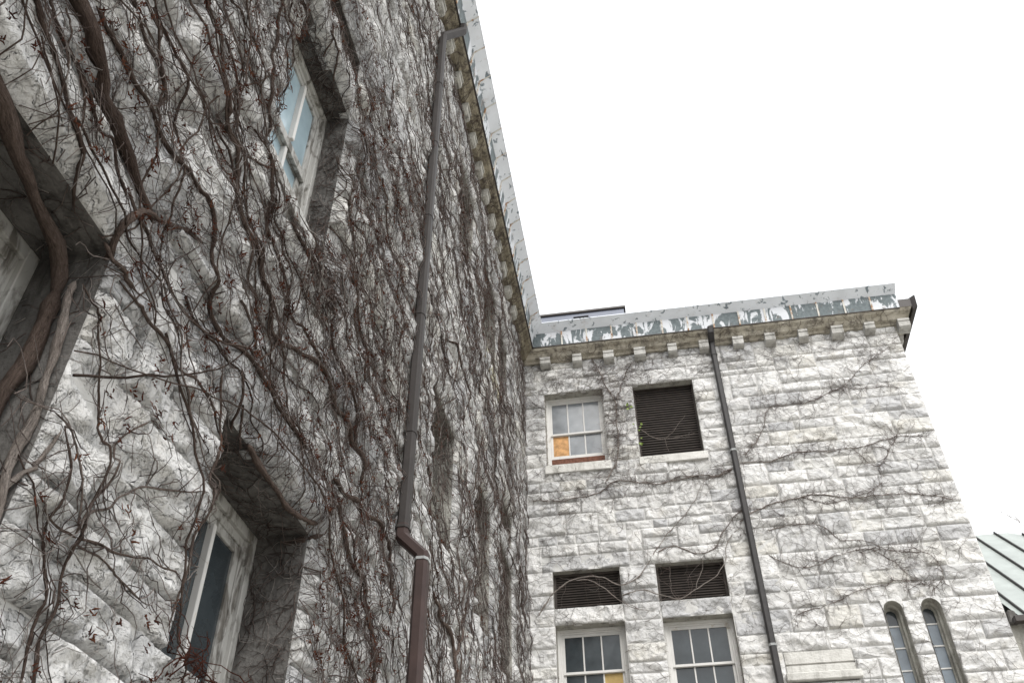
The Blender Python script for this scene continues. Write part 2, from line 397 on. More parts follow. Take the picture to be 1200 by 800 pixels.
        for q in s.st:
            a, b, c, d = q['r']; cor = s.mp([(a, c, 0), (b, c, 0), (b, d, 0), (a, d, 0)])
            x, y, z = project(cor)
            if z.min() < .3: sizes.append(0); continue
            ar = .5*abs(np.dot(x, np.roll(y, 1))-np.dot(y, np.roll(x, 1)))
            vis = x.max() > 0 and x.min() < 1200 and y.max() > 0 and y.min() < 800
            sizes.append(ar if vis else 0)
        order = np.argsort(-np.array(sizes)); rv, rq, rt, base = [], [], [], 0
        for rank, n in enumerate(order):
            q = s.st[n]; px = sizes[n]; a, b, c, d = q['r']
            if px > 0:
                ppm = math.sqrt(px/((b-a)*(d-c))); res = min(.07, max(.014, 2.0/ppm))
            else: res = .16
            P, Q = s.mesh(q, res)
            if rank < 300 and px > 0:
                me = raw_mesh(q['name'], P, quads=Q, tint=q['tint']); mobj(q['name'], me, sm_, wall)
            else:
                rv.append(P); rq.append(Q+base); rt.append(np.full(len(P), q['tint'])); base += len(P)
        if rv:
            me = raw_mesh('stone', np.concatenate(rv), quads=np.concatenate(rq), tint=np.concatenate(rt))
            tag(mobj('stone', me, sm_, wall), kind='stuff')
        return wall
ZT = 13.95                                        # top of the stonework, under the cornice
# openings: u0, u1, v0, v1, kind, inset
OA = [(1.05, 2.38, 2.75, 4.46, 'win', .30), (3.55, 4.95, 3.14, 4.46, 'pair', .30),
      (3.24, 4.40, 6.25, 8.26, 'win', .15), (3.30, 4.42, 8.62, 9.17, 'louver', .22),
      (7.75, 8.93, 6.25, 7.93, 'win', .2), (10.2, 11.38, 6.25, 8.26, 'win', .2), (12.15, 13.36, 6.25, 8.26, 'win', .2), (12.15, 13.36, 8.62, 9.17, 'louver', .2),
      (8.42, 9.62, 11.3, 13.0, 'win', .2), (10.5, 11.75, 10.93, 12.8, 'win', .2), (11.92, 12.94, 11.3, 12.6, 'win', .2)]
LA = [(1.05-.16, 2.38+.16, 4.46, 4.86), (3.39, 5.11, 4.46, 4.86), (7.59, 9.09, 7.93, 8.26), (3.14, 4.56, 8.26, 8.62), (10.04, 11.54, 8.26, 8.62), (11.99, 13.52, 8.26, 8.62),
      (3.14, 4.58, 9.17, 9.5), (11.99, 13.52, 9.17, 9.5), (8.26, 9.78, 13.0, 13.3), (10.34, 11.70, 12.8, 13.0), (11.76, 13.1, 12.6, 12.8)]
OB = [(.52, 1.75, 11.30, 13.11, 'win1', .2), (2.38, 3.62, 11.30, 13.11, 'screen', .16),
      (.545, 1.76, 8.34, 9.05, 'louver', .14), (2.405, 3.62, 8.34, 9.05, 'louver', .14),
      (.56, 1.77, 6.15, 8.03, 'win3', .2), (2.42, 3.61, 6.15, 8.03, 'win4', .2),
      (6.06, 6.37, 6.15, 8.03, 'arch', .2), (6.66, 6.98, 6.15, 8.03, 'arch', .2), (4.30, 5.40, 6.78, 7.30, 'ledge', .05)]
LB = [(.38, 1.9, 13.11, 13.46), (2.24, 3.76, 13.11, 13.46), (.36, 1.96, 9.05, 9.34), (2.22, 3.78, 9.05, 9.34), (.545, 1.76, 8.03, 8.34), (2.405, 3.62, 8.03, 8.34)]
wingA = tag(empty('stone_building', (0, 6, 0)), 'long limestone wing at left, its wall matted with bare climbing vines', 'building', 'limestone wings')
wingB = tag(empty('stone_building', (4, DB, 0)), 'pale limestone wing closing the corner, with louvres and two slit windows', 'building', 'limestone wings')
WA = Wall(-3.5, DB-.02, 0, ZT, mapA, .0, OA, LA, (.24, .36), (.30, .85), 1.1)
WB = Wall(.02, XR, 0, ZT, mapB, -.035, OB, LB, (.21, .33), (.26, .85), .72)
wallA = WA.build(wingA, lambda o: o[5]); wallB = WB.build(wingB, lambda o: o[5])
# ------------------------------------------------------------ windows, sills, louvres
def sash_window(wall, o, parent, cols, mats, wood, rail=None, pane_over=None, foot=None, casing=.07, sash=.05, single=False, split=None, bar=.013, mid=.045):
    a, b, c, d = o[:4]; mp = wall.mp; w = -o[5]
    g = G()                                       # casing: stepped boards round the opening
    for k, (e, f) in enumerate(((0, .0), (casing*.55, -.028))):
        t = casing*.55+.002 if k == 0 else casing*.45
        g.box(a+e, a+e+t, c, d-e, w-.06+f, w+f, .004); g.box(b-e-t, b-e, c, d-e, w-.06+f, w+f, .004)
        g.box(a+e+t, b-e-t, d-e-t, d-e, w-.06+f, w+f-.002, .004)
    win = g.emit('window', mp, wood, parent)
    a, b, d = a+casing, b-casing, d-casing; c0 = c+(foot or .0)
    r = rail if rail is not None else (c0+d)/2
    def one(v0, v1, wz, row, bot, top):
        s = G(); s.box(a, a+sash, v0, v1, wz-.035, wz, .004); s.box(b-sash, b, v0, v1, wz-.035, wz, .004)
        s.box(a+sash, b-sash, v1-top, v1, wz-.035, wz-.001, .004); s.box(a+sash, b-sash, v0, v0+bot, wz-.035, wz-.001, .004)
        s.emit('sash', mp, wood, win)
        ed = [a+sash+i*(b-a-2*sash)/cols for i in range(cols+1)]; hw = bar
        if split: ed[1] = split; hw = .019
        for i in range(cols):
            x, x2 = ed[i], ed[i+1]
            if i: G().box(x-hw, x+hw, v0+bot, v1-top, wz-.03, wz-.004+(.03 if split else 0), .004).emit('muntin', mp, M['woodB'] if split else wood, win)
            mt = (pane_over or {}).get((row, i), mats[row])
            G().box(x+(hw+.001 if i else .001), x2-(hw+.001 if i < cols-1 else .001), v0+bot+.001, v1-top-.001, wz-.024, wz-.018, 0, .0022).emit('pane', mp, mt, win)
    if single: one(c0, d, w-.04, 0, .07, .06)
    else: one(r-.02, d, w-.04, 0, mid, .05); one(c0, r+.02, w-.078, 1, .075, .04)
    if foot:
        G().box(a, b, c+.005, c+foot-.004, w-.12, w-.06, .006).emit('bottom_board', mp, M['redwood'], win)
    G().poly([(a-.3, c-.3, w-.14), (b+.3, c-.3, w-.14), (b+.3, d+.3, w-.14), (a-.3, d+.3, w-.14)], [(0, 1, 2, 3)]).emit('backing', mp, M['void'], win)
    return win
def sill(wall, u0, u1, v0, v1, front, win, mat, back=-.3):
    g = G(); g.box(u0, u1, v0, v1, back, front, .012, .006); return g.emit('sill', wall.mp, mat, win)
def louvre(wall, o, parent, n, mat, tilt=.05, frame=.045):
    a, b, c, d = o[:4]; w = -o[5]; mp = wall.mp; g = G()
    g.box(a, a+frame, c, d, w-.06, w, .004); g.box(b-frame, b, c, d, w-.06, w, .004)
    g.box(a+frame, b-frame, d-frame, d, w-.06, w-.001, .004); g.box(a+frame, b-frame, c, c+frame, w-.06, w-.001, .004)
    lo = g.emit('louvre', mp, mat, parent); st = (d-c-2*frame)/n
    for i in range(n):
        v = c+frame+i*st; j = random.uniform(-.004, .004)
        s = G(); s.poly([(a+frame, v+.004+j, w-.008), (b-frame, v+.004-j, w-.008), (b-frame, v+st*1.02, w-.05), (a+frame, v+st*1.02, w-.05),
                         (a+frame, v-.006+j, w-.012), (b-frame, v-.006-j, w-.012), (b-frame, v+st*1.02-.01, w-.056), (a+frame, v+st*1.02-.01, w-.056)],
                        [(0, 1, 2, 3), (4, 7, 6, 5), (0, 4, 5, 1), (3, 2, 6, 7), (0, 3, 7, 4), (1, 5, 6, 2)])
        s.emit('slat', mp, mat, lo)
    G().poly([(a, c, w-.1), (b, c, w-.1), (b, d, w-.1), (a, d, w-.1)], [(0, 1, 2, 3)]).emit('backing', mp, M['void'], lo)
    return lo
# wing A
for i, o in enumerate(OA):
    if o[4] == 'louver': louvre(WA, o, wingA, 8, M['louver']); continue
    gm = [M['glass'], M['glass']]
    if i == 2: gm = [M['glass_pale'], M['glass_pale']]
    wn = sash_window(WA, o, wingA, 2, gm, M['wood'], rail=(7.32 if i == 2 else None), casing=.13 if i < 2 else .1, sash=.06, single=o[4] == 'pair', split={1: 4.41, 2: 3.945}.get(i), bar=.02, mid=.09)
    a, b, c, d = o[:4]
    if i == 9:
        sill(WA, a+.02, b+.10, c-.31, c-.0, .10, wn, M['yellow'], -.2)
    elif i < 3: sill(WA, a-.06, b-.36 if i == 2 else b-.01, c-.12, c+.02, .15 if i == 2 else .015, wn, M['wood'])
    else: sill(WA, a+.01, b-.01, c-.1, c+.004, .0, wn, M['reveal'])
# wing B
w1 = sash_window(WB, OB[0], wingB, 3, [M['glass_mid'], M['glass_mid']], M['woodB'], rail=12.22, pane_over={(1, 0): M['ply']}, foot=.34, casing=.075, sash=.045)
sill(WB, .48, 1.80, 11.10, 11.304, .07, w1, M['dressed'])
l2 = louvre(WB, OB[1], wingB, 30, M['louver'], frame=.03); sill(WB, 2.34, 3.67, 11.13, 11.304, .07, l2, M['dressed'])
louvre(WB, OB[2], wingB, 13, M['louver']); louvre(WB, OB[3], wingB, 13, M['louver'])
w3 = sash_window(WB, OB[4], wingB, 3, [M['glass'], M['glass']], M['woodB'], rail=7.27, pane_over={(1, 2): M['board']}, casing=.08, sash=.045)
w4 = sash_window(WB, OB[5], wingB, 3, [M['glass'], M['glass']], M['woodB'], rail=7.28, casing=.08, sash=.045)
for wn, o in ((w3, OB[4]), (w4, OB[5])): sill(WB, o[0]-.04, o[1]+.04, o[2]-.18, o[2]+.004, .07, wn, M['dressed'])
def slit_window(o):
    a, b, c, d = o[:4]; r = (b-a)/2; cu = (a+b)/2; cv = d-r; n = 12
    arc = [(cu+r*math.cos(t), cv+r*math.sin(t)) for t in [math.pi*k/n for k in range(n+1)]]
    def ring(k, wz):                              # outline shrunk by k, at depth wz
        q = r-k; return [(cu+q, c, wz)]+[(cu+q*math.cos(t), cv+q*math.sin(t), wz) for t in [math.pi*j/n for j in range(n+1)]]+[(cu-q, c, wz)]
    g = G()                                       # moulded stone surround: chamfer, step, chamfer; spandrels close the square head
    prof = [(0, .03), (.012, -.03), (.02, -.10), (.045, -.13), (.05, -.20), (.07, -.22), (.07, -.30)]
    R_ = [ring(k, wz) for k, wz in prof]; L = len(R_[0])
    for p, q in zip(R_[:-1], R_[1:]):
        g.poly(p+q, [(i, i+1, L+i+1, L+i) for i in range(L-1)])
    sp = G()
    for sx, half in ((b+.03, range(0, n//2)), (a-.03, range(n//2, n))):
        for j in half: sp.poly([(*arc[j], .03), (*arc[j+1], .03), (sx, d+.03, .03)], [(0, 1, 2)])
        sp.poly([(*arc[n//2], .03), (cu, d+.03, .03), (sx, d+.03, .03)], [(0, 1, 2)])
    wn = g.emit('window', mapB, M['reveal'], wingB); sp.emit('spandrel', mapB, M['stone'], wn, tint=.7)
    z = -.25; k = .07; q = r-k; bars = [6.95, 7.32, 7.69]
    edges = [c]+bars
    for i, v in enumerate(edges):
        top = edges[i+1]-.012 if i+1 < len(edges) else None
        if top: G().box(cu-q, cu+q, v+.012, top, z-.01, z).emit('pane', mapB, M['glass_slit'], wn)
        else:
            pts = [(cu+q, v+.012, z)]+[(cu+q*math.cos(t), cv+q*math.sin(t), z) for t in [math.pi*j/n for j in range(n+1)]]+[(cu-q, v+.012, z)]
            G().poly(pts, [tuple(range(len(pts)))]).emit('pane', mapB, M['glass'], wn)
    for v in bars: G().box(cu-q, cu+q, v-.012, v+.012, z-.012, z+.016, .003).emit('muntin', mapB, M['woodB'], wn)
slit_window(OB[6]); slit_window(OB[7])
# smooth stone ledge beside the drainpipe
g = G(); g.box(4.305, 5.395, 7.09, 7.295, -.2, .0, .006).box(4.32, 5.39, 7.06, 7.088, -.2, -.03)
g.box(4.305, 5.395, 6.93, 7.058, -.2, .012, .006); lg = g.emit('ledge', mapB, M['dressed'], wingB)
G().box(4.27, 5.46, 6.80, 6.928, -.2, .085, .014).emit('ledge_lip', mapB, M['dressed'], lg)
# ------------------------------------------------------------ cornice, brackets, gutters, roofs
CP = [(-.1, 13.93), (.07, 13.93), (.09, 13.97), (.17, 13.99), (.22, 14.06), (.30, 14.10), (.34, 14.16), (-.1, 14.16)]
P0, P1, P2 = (.345, 14.16), (.395, 14.49), (.575, 14.62)
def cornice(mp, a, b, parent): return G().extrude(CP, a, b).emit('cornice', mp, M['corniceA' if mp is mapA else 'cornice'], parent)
def bracket(mp, u, parent):
    hw = .108+random.uniform(-.014, .014); dv = random.uniform(-.02, .016); u += random.uniform(-.025, .025)
    prof = [(.0, 13.74+dv), (.10, 13.755+dv), (.165, 13.77+dv), (.20, 13.80+dv), (.205, 13.90), (.222, 13.905), (.222, 13.962), (.0, 13.962)]
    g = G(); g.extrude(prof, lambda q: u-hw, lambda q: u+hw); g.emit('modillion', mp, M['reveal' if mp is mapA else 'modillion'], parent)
def gutter(mp, u0, u1, a, b, parent, step, long_seams, mats):
    g = G(); g.extrude([(P1[0], P1[1]+.002), P2, (P2[0]+.012, P2[1]+.004), (P2[0]+.012, P2[1]+.022), (P2[0]-.04, P2[1]+.022), (.0, P2[1]-.04), (.0, P1[1])], a, b)
    gt = g.emit('gutter', mp, mats[1], parent)
    n = max(1, int((u1-u0)/step)); st = (u1-u0)/n
    for i in range(n):
        p, q = u0+i*st, u0+(i+1)*st; l = random.uniform(-.004, .004)
        fa = a if i == 0 else (lambda w_, p=p: p+.002); fb = b if i == n-1 else (lambda w_, q=q: q-.002)
        G().extrude([(P0[0]+l, P0[1]), (P1[0]+l*.5, P1[1]), (P1[0]-.03, P1[1]), (P0[0]-.03, P0[1])], fa, fb).emit('panel', mp, mats[0], gt)
        if i:
            e = .016; s = G()
            s.extrude([(P0[0]-.004, P0[1]-.012), (P0[0]+.02, P0[1]-.012), (P1[0]+.02, P1[1]), (P1[0]-.004, P1[1])], lambda w_, p=p: p-e, lambda w_, p=p: p+e)
            if long_seams: s.extrude([P1, (P1[0]+.014, P1[1]-.004), (P2[0]+.016, P2[1]), (P2[0]-.002, P2[1]+.03)], lambda w_, p=p: p-.009, lambda w_, p=p: p+.009)
            s.emit('seam', mp, mats[2], gt)
    G().extrude([(P0[0]-.03, P0[1]-.018), (P0[0]+.01, P0[1]-.018), (P0[0]+.01, P0[1]-.003), (P0[0]-.03, P0[1]-.003)], a, b).emit('drip_edge', mp, M['darkmetal'], gt)
    return gt
gm = (M['panel'], M['band'], M['seam'])
coA = cornice(mapA, lambda q: -3.5, lambda q: DB-q, wingA)
for k in range(-16, 12): bracket(mapA, 6.47+k*.607, coA)
gutter(mapA, -3.5, DB-.45, lambda q: -3.5, lambda q: DB-q, wingA, .53, True, gm)
coB = cornice(mapB, lambda q: q, lambda q: XR+q, wingB)
for k in range(12): bracket(mapB, .60+k*.678, coB)
gutter(mapB, .45, 8.03, lambda q: q, lambda q: 8.03, wingB, .53, False, gm)
dk = (M['darkmetal'],)*3
G().extrude([P0, (P0[0]+.01, 14.36), (P0[0]-.04, 14.36), (P0[0]-.04, P0[1])], lambda q: 8.035, lambda q: XR+q).emit('end_flashing', mapB, M['darkmetal'], wingB)
coC = cornice(mapC, lambda q: -q, lambda q: 9, wingB)
for k in range(12): bracket(mapC, .45+k*.678, coC)
G().extrude([(.345, 14.07), (.42, 14.07), (.44, 14.38), (.30, 14.38), (.30, 14.17), (.345, 14.17)], lambda q: -q, lambda q: 9).emit('side_gutter', mapC, M['darkmetal'], wingB)
G().box(-9, .1, -3.5, 24, 14.70, 14.77).emit('roof', mapW, M['roofing'], wingA)
G().box(.11, XR+.2, DB+.05, 24, 14.30, 14.62).emit('roof', mapW, M['roofing'], wingB)
G().box(XR-.6, XR-.02, DB+.1, 24, 0, 14.2).emit('side_wall', mapW, M['mortar'], wingB)
# rooftop plant box
bx = tag(empty('rooftop_box', (1.3, 16.9, 14.62)), 'grey metal plant box on the roof behind the gutter, near the inner corner', 'roof box')
G().box(.12, 2.42, 16.2, 17.6, 14.63, 16.42, .01).emit('casing', mapW, M['steel'], bx)
G().box(.09, 2.46, 16.16, 17.64, 16.422, 16.49, .008).emit('lid', mapW, M['darkmetal'], bx)
G().box(1.18, 1.55, 16.17, 16.198, 16.16, 16.30, .004).emit('vent_hole', mapW, M['void'], bx)
# ------------------------------------------------------------ downpipes
def pipe_run(name, pts, sx, sy, mat, parent, flute=.012):
    # eight-sided fluted rectangular pipe swept through points with mitred bends
    pts = [Vector(p) for p in pts]; n = len(pts)
    sec = [(-1, -.55), (-.55, -1), (.55, -1), (1, -.55), (1, .55), (.55, 1), (-.55, 1), (-1, .55)]
    V = []; F = []
    for i, p in enumerate(pts):
        d0 = (p-pts[i-1]).normalized() if i else (pts[1]-p).normalized(); d1 = (pts[i+1]-p).normalized() if i < n-1 else d0
        t = (d0+d1).normalized(); up = Vector((0, 1, 0)); a = up.cross(t).normalized(); b = t.cross(a)
        k = 1/max(.5, d0.dot(t))
        for x, y in sec: V.append(p+a*x*sx*k+b*y*sy)
    for i in range(n-1):
        for j in range(8): F.append((i*8+j, i*8+(j+1) % 8, i*8+8+(j+1) % 8, i*8+8+j))
    F += [tuple(range(8))[::-1], tuple(range((n-1)*8, n*8))]
    return mobj(name, raw_mesh(name, V, faces=F), mat, parent)
dp = tag(empty('downpipe', (.36, 6.70, 0)), 'brown metal downpipe with an offset elbow running up the vine-covered wall', 'downpipe')
X1, X2, YP = .155, .345, 6.70
pipe_run('upper_pipe', [(X1, YP, 5.42), (X1, YP, 13.42)], .05, .066, M['pipe'], dp)
pipe_run('top_elbow', [(X1, YP, 13.36), (X1+.005, YP, 13.46), (.375, 6.98, 14.02), (.385, 6.99, 14.16)], .052, .062, M['pipe'], dp)
pipe_run('elbow', [(X1, YP, 5.47), (X1, YP, 5.36), (X2, YP, 5.17), (X2, YP, 5.05)], .053, .07, M['pipe_low'], dp)
pipe_run('lower_pipe', [(X2, YP, .3), (X2, YP, 5.10)], .056, .074, M['pipe_low'], dp)
for z in (5.12, 5.44): pipe_run('joint', [((X2 if z < 5.3 else X1), YP, z-.012), ((X2 if z < 5.3 else X1), YP, z+.012)], .061, .079, M['pipe_edge'] if z < 5.3 else M['pipe'], dp)
for z in (6.45, 7.95, 9.5, 10.9, 12.2):
    b = pipe_run('bracket', [(X1, YP, z-.018), (X1, YP, z+.018)], .055, .072, M['pipe'], dp)
    G().box(.0, X1-.04, YP-.02, YP+.02, z-.02, z+.02, .004).emit('fixing', mapW, M['pipe'], b)
db = tag(empty('downpipe', (4.15, DB-.1, 0)), 'charcoal downpipe dropping straight down the pale wall right of the louvred openings', 'downpipe')
YB = DB-.11; XB = 4.15
pipe_run('pipe', [(XB, YB, .3), (XB, YB, 13.9)], .056, .066, M['pipeB'], db)
pipe_run('top_elbow', [(XB, YB, 13.86), (XB, YB, 13.95), (XB, YB-.22, 14.06), (XB, YB-.24, 14.18)], .057, .067, M['pipeB'], db)
for z in (7.38, 11.2, 13.6):
    b = pipe_run('collar', [(XB, YB, z-.02), (XB, YB, z+.02)], .064, .074, M['pipe_edge'] if z < 12 else M['pipeB'], db)
    G().box(XB-.03, XB+.03, YB+.05, DB+.02, z-.018, z+.018, .004).emit('fixing', mapW, M['pipeB'], b)
# ------------------------------------------------------------ low annex with a standing-seam roof
an = tag(empty('annex', (10.5, 16.5, 0)), 'low annex with pale green standing-seam metal roof at right edge', 'annex')
TP = math.tan(R(43)); EY, EZ = 14.92, 7.60; RY = 18.3; RZ = EZ+TP*(RY-EY)
def rp(x, y): return (x, y, EZ+TP*(y-EY))
g = G(); XL, XE, XRG = XR+.04, 13.2, 9.85
g.poly([rp(XL+.12, EY), rp(XE, EY), rp(XRG, RY), rp(XL, RY), (XL, RY+3, EZ), (XE, RY+3, EZ)], [(0, 1, 2, 3), (2, 5, 4, 3), (1, 5, 2)])
rf = g.emit('roof', mapW, M['zinc'], an)
for k in range(11):
    x = XL+.22+k*.46
    if x > XE-.1: break
    y1 = RY if x < XRG else EY+(RY-EY)*(XE-x)/(XE-XRG)
    s = G(); n = Vector((0, -math.sin(R(43)), math.cos(R(43))))*.045; a = Vector(rp(x, EY)); b = Vector(rp(x, y1))
    s.poly([a+Vector((-.012, 0, 0)), a+Vector((.012, 0, 0)), a+n+Vector((.012, 0, 0)), a+n+Vector((-.012, 0, 0)), b+Vector((-.012, 0, 0)), b+Vector((.012, 0, 0)), b+n+Vector((.012, 0, 0)), b+n+Vector((-.012, 0, 0))],
           [(0, 1, 2, 3), (4, 7, 6, 5), (0, 3, 7, 4), (1, 5, 6, 2), (3, 2, 6, 7)])
    s.emit('standing_seam', mapW, M['pipeB'], rf)
G().box(XL+.0, XE+.05, EY-.10, EY+.03, EZ-.13, EZ-.02, .012).emit('gutter', mapW, M['darkmetal'], an)
G().box(XR+.012, XR+.14, EY+.02, EY+.5, EZ-.10, EZ+.12, .02, .01).emit('corbel', mapW, M['grime_shade'], an)
G().box(XR+.01, XE-.2, EY+.14, EY+6, 0, EZ-.06).emit('wall', mapW, M['reveal'], an)
pipe_run('gutter_pipe', [(XR+.36, EY+.02, .3), (XR+.36, EY+.02, EZ-.1)], .045, .045, M['darkmetal'], an)
# ------------------------------------------------------------ bare tree beyond the annex
def bare_tree(base, height, seed):
    r = random.Random(seed); segs = []
    def grow(p, d, L, rad, lev):
        pts = [p]; q = p; dd = d.copy()
        for k in range(5):
            dd = (dd+Vector((r.gauss(0, .13), r.gauss(0, .13), r.gauss(.04, .08)))).normalized(); q = q+dd*L/5; pts.append(q)
        segs.append((pts, rad, rad*.55, lev))
        if lev < 6:
            for k in range(r.choice((2, 3, 3)) if lev else 5):
                ax = Vector((r.gauss(0, 1), r.gauss(0, 1), r.gauss(0, .5))).normalized()
                nd = (dd+ax*r.uniform(.45, .85)+Vector((0, 0, .15))).normalized()
                grow(pts[r.choice((3, 4, 5)) if lev else 5], nd, L*r.uniform(.62, .82), rad*.55, lev+1)
    grow(Vector(base), Vector((0, 0, 1)), height*.3, height*.014, 0)
    t = tag(empty('bare_tree', base), 'bare tree whose fine twig tips show above the annex roof', 'tree')
    for nm, sel, sd_ in (('trunk', lambda l: l == 0, 8), ('crown', lambda l: l > 0, 3)):
        ss = [s for s in segs if sel(s[3])]
        P = np.array([[tuple(p) for p in s[0]] for s in ss]); Rr = np.array([np.linspace(max(s[1], .006), max(s[2], .004), 6) for s in ss])
        V, Q, tt = tubes(P, Rr, sd_, tint=np.full(len(ss), .9)); mobj(nm, set_grain(raw_mesh(nm, V, quads=Q, tint=tt, smooth=True), GRAIN[id(Q)]), M['twig'], t)
bare_tree((19.0, 38, 0), 24.3, 3)
# ------------------------------------------------------------ climbing vines: the stems one can follow
def smooth_path(pts, step):
    pts = np.array(pts, float); n = len(pts); out = []
    P = np.vstack([2*pts[0]-pts[1], pts, 2*pts[-1]-pts[-2]])
    for i in range(n-1):
        p0, p1, p2, p3 = P[i:i+4]; L = np.linalg.norm(p2-p1); m_ = max(2, int(L/step))
        for t in np.arange(m_)/m_:
            out.append(.5*((2*p1)+(-p0+p2)*t+(2*p0-5*p1+4*p2-p3)*t*t+(-p0+3*p1-3*p2+p3)*t**3))
    out.append(pts[-1]); return np.array(out)
def stem_geom(wall, uv, r0, r1, off=None, wob=.5, seed=0, sides=10):
    step = max(.02, min(.06, r0*2)); p3 = smooth_path([(a, b, (off[i] if off else 0)) for i, (a, b) in enumerate(uv)], step); p = p3[:, :2].copy(); n = len(p); q = np.random.default_rng(seed)
    t = np.linspace(0, 1, n); ph = q.random(4)*6.28; s = np.arange(n)*step
    wv = (np.sin(s*7+ph[0])*.012+np.sin(s*17+ph[1])*.006+np.sin(s*31+ph[3])*.003)*wob*2
    tn = np.gradient(p, axis=0); tn /= np.linalg.norm(tn, axis=1, keepdims=True)+1e-9
    p[:, 0] -= tn[:, 1]*wv; p[:, 1] += tn[:, 0]*wv
    r = (r0+(r1-r0)*t)*(1+.16*np.sin(s*13+ph[2])+.1*q.standard_normal(n))
    r = r*np.clip(.12+(1-t)*n*step/max(.06, 6*r0), 0, 1)*np.clip(.35+t*n*step/max(.04, 3*r0), 0, 1)
    if off is None:
        h = wall.hs(p[:, 0], p[:, 1]); k = 7 if n > 9 else 3; hp = np.pad(h, k//2, mode='edge')
        h = np.maximum(np.convolve(hp, np.ones(k)/k, 'valid')[:n], h-.004)+r*.75
    else: h = p3[:, 2]
    P = wall.mp(np.stack([p[:, 0], p[:, 1], h], -1))[None]
    V, Q, _ = tubes(P, r[None], sides, ref=np.array([.2, .1, .97]) if wall is WB else np.array([.93, .2, .31]))
    V = V+q.normal(0, 1, V.shape)*np.repeat(r, sides)[:, None]*.07
    return V, Q, p, h
def vine(wall, label, paths, group, mat='bark', tint=.4, twigs=10, surv=None, twig_len=.35, leaves=()):
    surv = surv or (onA if wall is WA else onB)
    o = None
    for k, (px, r0, r1, off) in enumerate(paths):
        if wall is WB: r0, r1 = r0*.68, r1*.62
        elif r0 < .03: r0, r1 = r0*.85, r1*.85
        so_ = .07 if wall is WA else .03
        offs = off if off is not None else None
        mean = (sum(off)/len(off)) if off else so_
        uv = [surv(x, y, (off[min(i, len(off)-1)] if off and len(off) == len(px) else mean)) for i, (x, y) in enumerate(px)]
        V, Q, p, h = stem_geom(wall, uv, r0, r1, offs, seed=abs(hash((label, k))) % 9999 if False else len(label)*31+k*7)
        tt = np.full(len(V), min(1, tint+(.6 if wall is WB else .05))+random.uniform(-.12, .12))
        nm = 'stem' if k == 0 else 'branch'
        if o is None:
            o = empty('climbing_vine', tuple(wall.mp([(uv[-1][0], min(a[1] for a in uv), .05)])[0])); tag(o, label, 'vine', group)
        ob = mobj(nm, set_grain(raw_mesh(nm, V, quads=Q, tint=tt, smooth=True), GRAIN[id(Q)]), M[mat], o)
        if twigs:                                  # side shoots of this stem
            q = np.random.default_rng(k+len(label)); n = max(2, int(twigs*len(p)*.02)); ix = q.integers(0, len(p), n); K = 7
            st = p[ix]; ang = q.random(n)*6.28; U = np.zeros((n, K)); Vv = np.zeros((n, K)); U[:, 0] = st[:, 0]; Vv[:, 0] = st[:, 1]
            ds = (twig_len*q.uniform(.3, 1.2, n))/K
            for j in range(1, K):
                ang = ang+q.normal(0, .5, n); U[:, j] = U[:, j-1]+np.cos(ang)*ds; Vv[:, j] = Vv[:, j-1]+np.sin(ang)*ds
            hh = wall.hs(U, Vv)+.012+q.random((n, 1))*.03*np.linspace(0, 1, K)
            hh[:, 0] = h[ix]
            P = wall.mp(np.stack([U, Vv, hh], -1)).reshape(n, K, 3); rr = np.linspace(1, .35, K)[None]*q.uniform(.0018, .0042, n)[:, None]*(1 if wall is WA else 1.2)
            V2, Q2, t2 = tubes(P, rr, 3, tint=q.uniform(.1, .8, n)); tag(mobj('side_shoots', set_grain(raw_mesh('side_shoots', V2, quads=Q2, tint=t2), GRAIN[id(Q2)]), M['twig'], ob), kind='stuff')
    for (x, y, n_) in leaves:
        u, v = surv(x, y, .06)
        for j in range(n_):
            a = random.random()*6.28; L = random.uniform(.05, .09); cu, cv, cw = u+random.gauss(0, .05), v+random.gauss(0, .06), .07+random.random()*.05
            pts = []
            for t, wd in ((0, 0), (.3, .32), (.6, .3), (1, 0)):
                for sgn in ((0,) if wd == 0 else (-1, 1)):
                    pts.append((cu+math.cos(a)*t*L-math.sin(a)*sgn*wd*L, cv+math.sin(a)*t*L+math.cos(a)*sgn*wd*L, cw-.25*L*abs(sgn)+.1*L*t))
            G().poly(pts, [(0, 1, 2), (1, 3, 4, 2), (3, 5, 4)]).emit('leaf', wall.mp, M['leaf'], o)
    return o
def offY(px, py, y):                              # depth at which a sight line meets a jamb plane
    r = ray(px, py); return float(CAM[0]+r[0]*(y-CAM[1])/r[1])
def offZ(px, py, z):
    r = ray(px, py); return float(CAM[0]+r[0]*(z-CAM[2])/r[2])
GA = 'climbing vine stems on the left wall'; GB = 'climbing vine stems on the back wall'
N_ = None
vine(WA, 'thickest dark vine trunk slanting down the wall at upper left', [([(62, -30), (75, 0), (85, 40), (98, 85), (105, 115), (125, 140), (138, 175), (150, 205), (168, 245), (176, 262)], .032, .026, N_)], GA, tint=.12)
vine(WA, 'dark red-brown vine descending from the top left corner towards the window lintel', [([(12, -20), (22, 10), (30, 40), (50, 85), (62, 125), (75, 165), (85, 205), (100, 250)], .014, .009, N_)], GA, tint=.1)
vine(WA, 'thin forked vine just left of the thickest trunk at upper left', [([(45, -10), (55, 30), (72, 75), (85, 110), (100, 150), (120, 170), (130, 200), (136, 235)], .011, .008, N_), ([(72, 75), (78, 120), (80, 155)], .008, .005, N_)], GA, tint=.12)
vine(WA, 'vine with a hooked end right of the thickest trunk', [([(148, -10), (158, 22), (170, 60), (180, 78), (183, 100), (179, 120), (172, 136)], .012, .010, N_)], GA, tint=.25)
